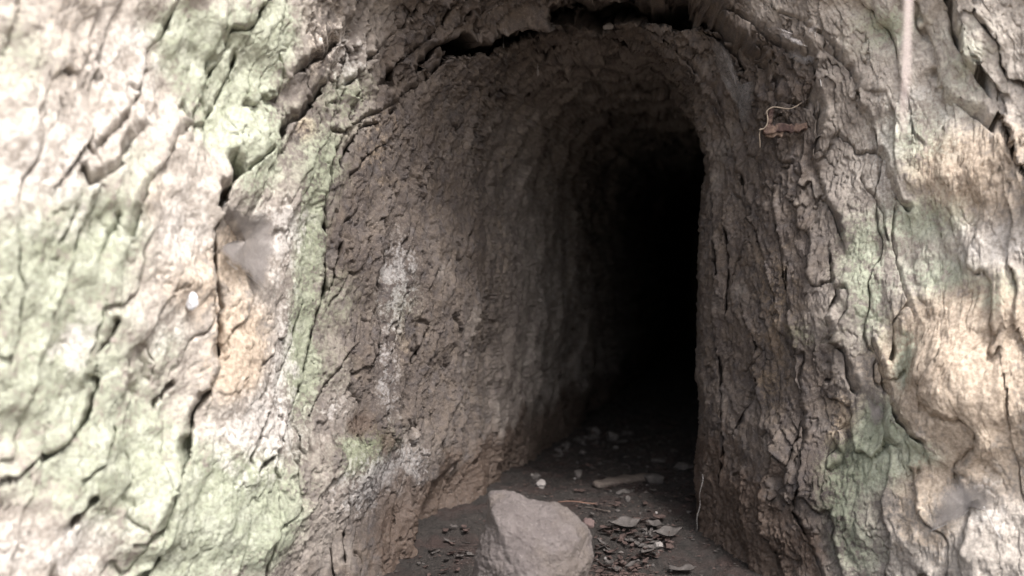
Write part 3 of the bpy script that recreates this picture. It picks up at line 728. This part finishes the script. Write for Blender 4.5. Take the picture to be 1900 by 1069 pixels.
for k in range(85):
    a = rnd.uniform(0, 6.28); r = math.sqrt(rnd.random())
    px = 1165+r*80*math.cos(a); py = 1022+r*38*math.sin(a)-(px-1165)*.1
    put_leaf(px, py, rnd.uniform(9, 24), rnd.uniform(4, 10), rnd.uniform(0, 6.28), rnd.choice([M_LEAF, M_LEAF, M_LEAFG]), "small red brown leaf fragment in the litter pile right of the boulder", 500+k, (rnd.uniform(-.5, .5), rnd.uniform(-.5, .5)), "leaf fragments in the litter pile", rnd.uniform(.004, .014))
for k in range(60):
    px = rnd.uniform(1000, 1310); py = rnd.uniform(775, 960)
    p, t = ground_at(px, py); lw = -.12+.25*(p.y-3.53)
    if p.x < lw+.08 or p.x > lw+.74: continue
    put_leaf(px, py, rnd.uniform(8, 20), rnd.uniform(3, 7), rnd.uniform(0, 6.28), rnd.choice([M_LEAF, M_LEAFG]), "dry leaf scrap lying flat deeper on the dark tunnel floor", 700+k, (rnd.uniform(-.3, .3), rnd.uniform(-.3, .3)), "leaf scraps deeper in the tunnel", rnd.uniform(.004, .01))
for k in range(26):
    px = rnd.uniform(770, 880); py = rnd.uniform(985, 1068)
    put_leaf(px, py, rnd.uniform(8, 22), rnd.uniform(4, 9), rnd.uniform(0, 6.28), rnd.choice([M_LEAF, M_LEAF, M_LEAFG]), "brown leaf scrap on the soil left of the boulder", 800+k, (rnd.uniform(-.4, .4), rnd.uniform(-.4, .4)), "leaf scraps left of the boulder", rnd.uniform(.004, .01))

def tube(name, pts, rads, mat, sides=7, parent=None):
    pts = [Vector(p) for p in pts]; V = []; F = []
    for i, p in enumerate(pts):
        d = (pts[min(i+1, len(pts)-1)]-pts[max(i-1, 0)]).normalized()
        a = d.cross(Vector((.13, .31, .94))).normalized(); b = d.cross(a)
        r = rads[i] if hasattr(rads, '__len__') else rads
        for k in range(sides):
            t = 2*math.pi*k/sides; V.append(p+a*math.cos(t)*r+b*math.sin(t)*r)
    for i in range(len(pts)-1):
        for k in range(sides): F.append((i*sides+k, i*sides+(k+1) % sides, (i+1)*sides+(k+1) % sides, (i+1)*sides+k))
    F.append(tuple(range(sides))[::-1]); F.append(tuple((len(pts)-1)*sides+k for k in range(sides)))
    return mesh_obj(name, V, F, mat, parent)
# wooden slat lying on the floor
a, t1 = ground_at(1105, 908); b, t2 = ground_at(1205, 889); k = t1/FPX
d = (b-a); n_ = 24; V = []; L = d.length; side = Vector((-d.y, d.x, 0)).normalized()
for i in range(n_+1):
    s = i/n_; w = (.010+.026*math.sin(math.pi*min(1, s*.85+.1)))*(1+.12*math.sin(s*17)); c = a+d*s+side*.012*math.sin(s*4)
    for sx, sz in ((-1, .006), (-.6, .022), (.6, .026+.003*math.sin(s*23)), (1, .008)): V.append(c+side*w*sx+Vector((0, 0, sz)))
F = [(i*4+j, i*4+j+1, i*4+j+5, i*4+j+4) for i in range(n_) for j in range(3)]+[(i*4+3, i*4, i*4+4, i*4+7) for i in range(n_)]+[(3, 2, 1, 0), (n_*4, n_*4+1, n_*4+2, n_*4+3)]
o = mesh_obj("wooden_slat", V, F, M_WOOD); tag(o, "long weathered wooden slat lying across the tunnel floor", "wood slat")
p1, _ = ground_at(1035, 937); p2, _ = ground_at(1108, 937); p1.z += .02; p2.z += .012
o = tube("twig", [p1+(p2-p1)*s+Vector((0, 0, .004*math.sin(s*5))) for s in np.linspace(0, 1, 10)], .0022, M_TWIG); tag(o, "thin reddish twig lying straight behind the boulder", "twig")
p1, _ = ground_at(1085, 940); p2, _ = ground_at(1132, 958); p1.z += .01; p2.z += .008
o = tube("twig", [p1+(p2-p1)*s+Vector((0, .006*math.sin(s*6), 0)) for s in np.linspace(0, 1, 10)], .002, M_WOOD); tag(o, "thin grey twig slanting toward the leaf litter", "twig")

# ------------------------------------------------------------------ things on the rock
PDf = PD
def on_rock(px, py, lift=0.):
    """point of the finished surface that lies behind a pixel of the photograph, and its outward normal"""
    p = pick(px, py)
    return Vector(PDf[p])+Vector(N[p])*lift, Vector(N[p])
def along(px, py, D):
    return Vector(np.array([0, 0, CAMZ])+ray(px, py)*D)
c, n0 = on_rock(1455, 237, 0)
DBR = project(np.array(c))[2]-.06
def box_path(name, pts, w, h, mat, parent=None, seed=0):
    """a rough rectangular bar through points: w across the view, h along it"""
    pts = [Vector(p) for p in pts]; V = []; F = []; r = random.Random(seed)
    for i, p in enumerate(pts):
        d = (pts[min(i+1, len(pts)-1)]-pts[max(i-1, 0)]).normalized()
        b = Vector((0, 1, 0)); a = d.cross(b).normalized(); b = a.cross(d)
        ww = w*(1+r.uniform(-.32, .30)); hh = h*(1+r.uniform(-.3, .3))
        for x_, y_ in ((-1, -.6), (-.7, -1), (.7, -1), (1, -.6), (1, .8), (-1, .8)): V.append(p+a*x_*ww/2+b*y_*hh/2)
    for i in range(len(pts)-1):
        for k in range(6): F.append((i*6+k, i*6+(k+1) % 6, i*6+6+(k+1) % 6, i*6+6+k))
    F.append((5, 4, 3, 2, 1, 0)); m = (len(pts)-1)*6; F.append(tuple(m+q for q in range(6)))
    return mesh_obj(name, V, F, mat, parent, False)
br = bpy.data.objects.new("iron_bracket", None); COL.objects.link(br); br.empty_display_size = .02
tag(br, "rusty broken iron bracket jutting from the right wall of the tunnel mouth", "bracket")
kk = DBR/FPX
box_path("bar", [along(1416+i*80/14, 241-5*i/14+2.0*math.sin(i*.8), DBR+.0005*i) for i in range(15)], 15*kk, .016, M_RUST, br, 1)
box_path("upright", [along(1425+i*1.0, 236-i*5, DBR+.004) for i in range(8)], 9*kk, .012, M_RUST, br, 2)
box_path("bent_plate", [along(1422+i*6, 249+2*math.sin(i*1.3), DBR+.01) for i in range(6)], 10*kk, .010, simple("flaking_scale", (.14, .095, .075), (.22, .165, .13), 80), br, 3)
box_path("peg", [along(1492, 238, DBR+.006*i) for i in range(1, 13)], 11*kk, .012, M_RUST, br, 4)
box_path("peg", [along(1432, 236, DBR+.006*i) for i in range(1, 13)], 9*kk, .010, M_RUST, br, 5)
def poly(pts, n=6):
    P_ = [Vector(p) for p in pts]; out = []
    for i in range(len(P_)-1):
        p0, p1, p2, p3 = P_[max(i-1, 0)], P_[i], P_[i+1], P_[min(i+2, len(P_)-1)]
        for k in range(n):
            t = k/n; out.append(.5*((2*p1)+(p2-p0)*t+(2*p0-5*p1+4*p2-p3)*t*t+(-p0+3*p1-3*p2+p3)*t**3))
    return out+[P_[-1]]
st = poly([along(a, b, DBR-.012+dz) for a, b, dz in ((1408,241,0),(1418,238,0),(1424,228,-.004),(1424,215,-.004),(1423,206,-.004),(1434,199,0),(1448,200,0),(1463,202,.008),(1478,197,.012),(1494,186,.016),(1505,183,.02),(1517,184,.028))])
o = tube("dry_straw", st, [.0010+.0008*abs(math.sin(i*.5)) for i in range(len(st))], M_STRAW); tag(o, "bent pale dry straw hooked over the rusty iron bracket", "straw")
st = poly([along(a, b, DBR-.008+dz) for a, b, dz in ((1412,238,0),(1409,250,.004),(1410,262,.01),(1410,274,.014))])
o = tube("root_fibre", st, [.0014]*len(st), M_STRAW); tag(o, "short pale root fibre hanging below the left tip of the bracket", "root fibre")
# blurred near root hanging at the top right
st = poly([along(1686, -60, 1.45), along(1685, 0, 1.45), along(1682, 70, 1.455), along(1681, 130, 1.46), along(1677, 190, 1.47), along(1675, 250, 1.49)])
M_ROOT = simple("pale_root", (.60, .50, .47), (.72, .62, .58), 80, .7)
o = tube("hanging_root", [along(1692, -900, 1.42)]+st, [.004]+[.0038-.0024*(i/len(st))**2 for i in range(len(st))], M_ROOT); tag(o, "pale pinkish root hanging straight down near the lens at upper right", "root")

# cobwebs: thin dusty sheets, each with a few threads
W_GREY = web_material("dusty_web", (.20, .18, .17), .6, 1.0)
W_LIGHT = web_material("light_web", (.55, .51, .50), .10, .8)
W_DARK = web_material("dark_web", (.19, .175, .17), .3, 1.)
M_THREAD = simple("web_thread", (.42, .40, .39), (.60, .57, .55), 80, .8)
def web(out, lift, mat, label, bow=.03, res=26, seed=0, edge=.35):
    """sheet filling a picked outline (px list, ordered), standing off the rock and bowed"""
    r = np.random.RandomState(seed); o3 = []
    for q in out:
        px, py = q[:2]; l = q[2] if len(q) > 2 else lift
        p, n = on_rock(px, py, 0); D = project(np.array(p))[2]-l
        o3.append(along(px, py, D))
    m = 48; ring = poly(o3+[o3[0]], 6)[:-1]; c = sum(ring, Vector())/len(ring)
    V = []; cov = []; nn = len(ring)
    to = (Vector((0, 0, CAMZ))-c).normalized()
    for k in range(res+1):
        s = k/res
        for i, p in enumerate(ring):
            s2 = s*(1+.06*math.sin(i*1.7+seed)*s)
            q = c+(p-c)*s2 + to*(bow*(s*s-1)*.5)
            V.append(q); cov.append(max(0, min(1, (1-s)/edge))**.7)
    F = [(k*nn+i, k*nn+(i+1) % nn, (k+1)*nn+(i+1) % nn, (k+1)*nn+i) for k in range(res) for i in range(nn)]
    e = bpy.data.objects.new("cobweb", None); COL.objects.link(e); e.empty_display_size = .02; tag(e, label, "cobweb")
    o = mesh_obj("web_sheet", V, F, mat, e)
    a_ = o.data.attributes.new("cover", 'FLOAT', 'POINT'); a_.data.foreach_set('value', np.array(cov, np.float32))
    return e
def threads(e, prs, lift, rad=.0005):
    for a, b in prs:
        P_ = []
        for q in (a, b):
            p, n = on_rock(*q[:2], 0); D = project(np.array(p))[2]-(q[2] if len(q) > 2 else lift); P_.append(along(q[0], q[1], D))
        tube("thread", [P_[0].lerp(P_[1], s)-Vector((0, 0, .006*math.sin(math.pi*s))) for s in np.linspace(0, 1, 7)], rad, M_THREAD, 4, e)
e = web([(398,440,.02),(402,415),(418,375),(455,395),(500,400),(510,440),(505,490),(486,530),(455,505),(420,480)], .05, W_GREY, "thick dusty cobweb stretched over the hollow in the left outer rock", .04, seed=1, edge=.25)
threads(e, [((398,440,.01),(418,376,.03)), ((400,450),(490,535)), ((402,460),(440,500))], .03, .0008)
e = web([(1318,80),(1335,76),(1352,95),(1366,130),(1385,170),(1398,150),(1400,180),(1392,215),(1388,240),(1375,235),(1368,200),(1350,170),(1332,130)], .035, W_DARK, "long dark grey cobweb hanging down the right shoulder of the arch, left of the bracket", .03, seed=2)
e = web([(1440,50),(1470,62),(1512,45),(1516,60),(1505,80),(1492,86),(1470,78),(1452,66)], .03, W_LIGHT, "pale torn cobweb sagging at the top right of the arch", .03, seed=3)
threads(e, [((1512,60),(1516,110)), ((1516,100),(1524,160)), ((1492,84),(1512,80))], .02, .0013)
e = web([(900,22),(925,5),(960,4),(948,20),(944,30),(936,34),(915,30)], .05, W_LIGHT, "small pale cobweb under the ledge at the top left of the arch", .02, seed=4)
threads(e, [((935,33,.05),(934,88,.05))], .05, .0009)
e = web([(1745,905),(1790,890),(1840,900),(1850,935),(1830,950),(1815,925),(1790,960),(1745,980),(1725,985),(1735,940)], .03, W_GREY, "broad dusty cobweb on the pale rock at lower right", .03, seed=5, edge=.5)
threads(e, [((1725,985),(1800,945)), ((1800,945),(1826,940)), ((1826,940),(1858,1000))], .02, .0012)
e = web([(1606,728),(1625,748),(1640,752),(1638,785),(1620,790),(1612,760)], .02, W_GREY, "little grey cobweb over the bright green patch on the right rock", .01, seed=6, edge=.6)
e = web([(1490,84),(1515,88),(1520,105),(1500,120),(1470,112),(1462,95)], .015, W_DARK, "small brownish cobweb in the niche below the pale torn web", .01, seed=7, edge=.6)
# dangling thread with an insect husk inside, thread at the right lip
p, n = on_rock(998, 118, 0); D = project(np.array(p))[2]-.03
e = bpy.data.objects.new("hanging_husk", None); COL.objects.link(e); e.empty_display_size = .02; tag(e, "tiny pale husk hanging on a thread from the inner ceiling", "husk")
tube("thread", [along(998, 100, D), along(998, 120, D), along(998, 140, D)], .0005, M_THREAD, 4, e)
tube("husk", [along(998, y_, D) for y_ in (128, 131, 135, 139, 142)], [.0008, .003, .004, .003, .0008], M_PALE, 8, e)
st = [along(1304-1.1*i+1.6*math.sin(i*1.3), 880+i*9.5, 3.2) for i in range(12)]
e = tube("web_strand", st, [.0016+.0008*math.sin(i) for i in range(12)], web_material("strand", (.13, .12, .115), .2, .8)); tag(e, "dusty grey web strand hanging along the foot of the right lip", "web strand")
e.data.attributes.new("cover", 'FLOAT', 'POINT').data.foreach_set('value', np.full(len(e.data.vertices), .8, np.float32))
# small pale things stuck to the rock
def stuck(px, py, wpx, hpx, mat, name, label, cat, seed, sink=.3):
    p, n = on_rock(px, py, 0); k = project(np.array(p))[2]/FPX
    o = lump(name, (wpx*.5*k, wpx*.4*k, hpx*.5*k), mat, seed, 4, .2, chips=3); o.location = p+n*wpx*.2*k; return tag(o, label, cat)
M_WHITE = simple("white_silk", (.50, .50, .52), (.66, .66, .68), 90, .6, .2, .001)
stuck(339, 551, 24, 36, M_WHITE, "egg_sac", "small white oval egg sac stuck to the ochre rock on the left", "egg sac", 31)
stuck(1127, 50, 24, 13, M_PALE, "pebble", "pale pebble embedded in the rock at the crown of the arch", "pebble", 32)
stuck(1512, 505, 8, 10, M_PALE, "pebble", "little pale pebble stuck in the right wall below the bracket", "pebble", 33) if False else None
print("done", round(time.time()-T0, 1))
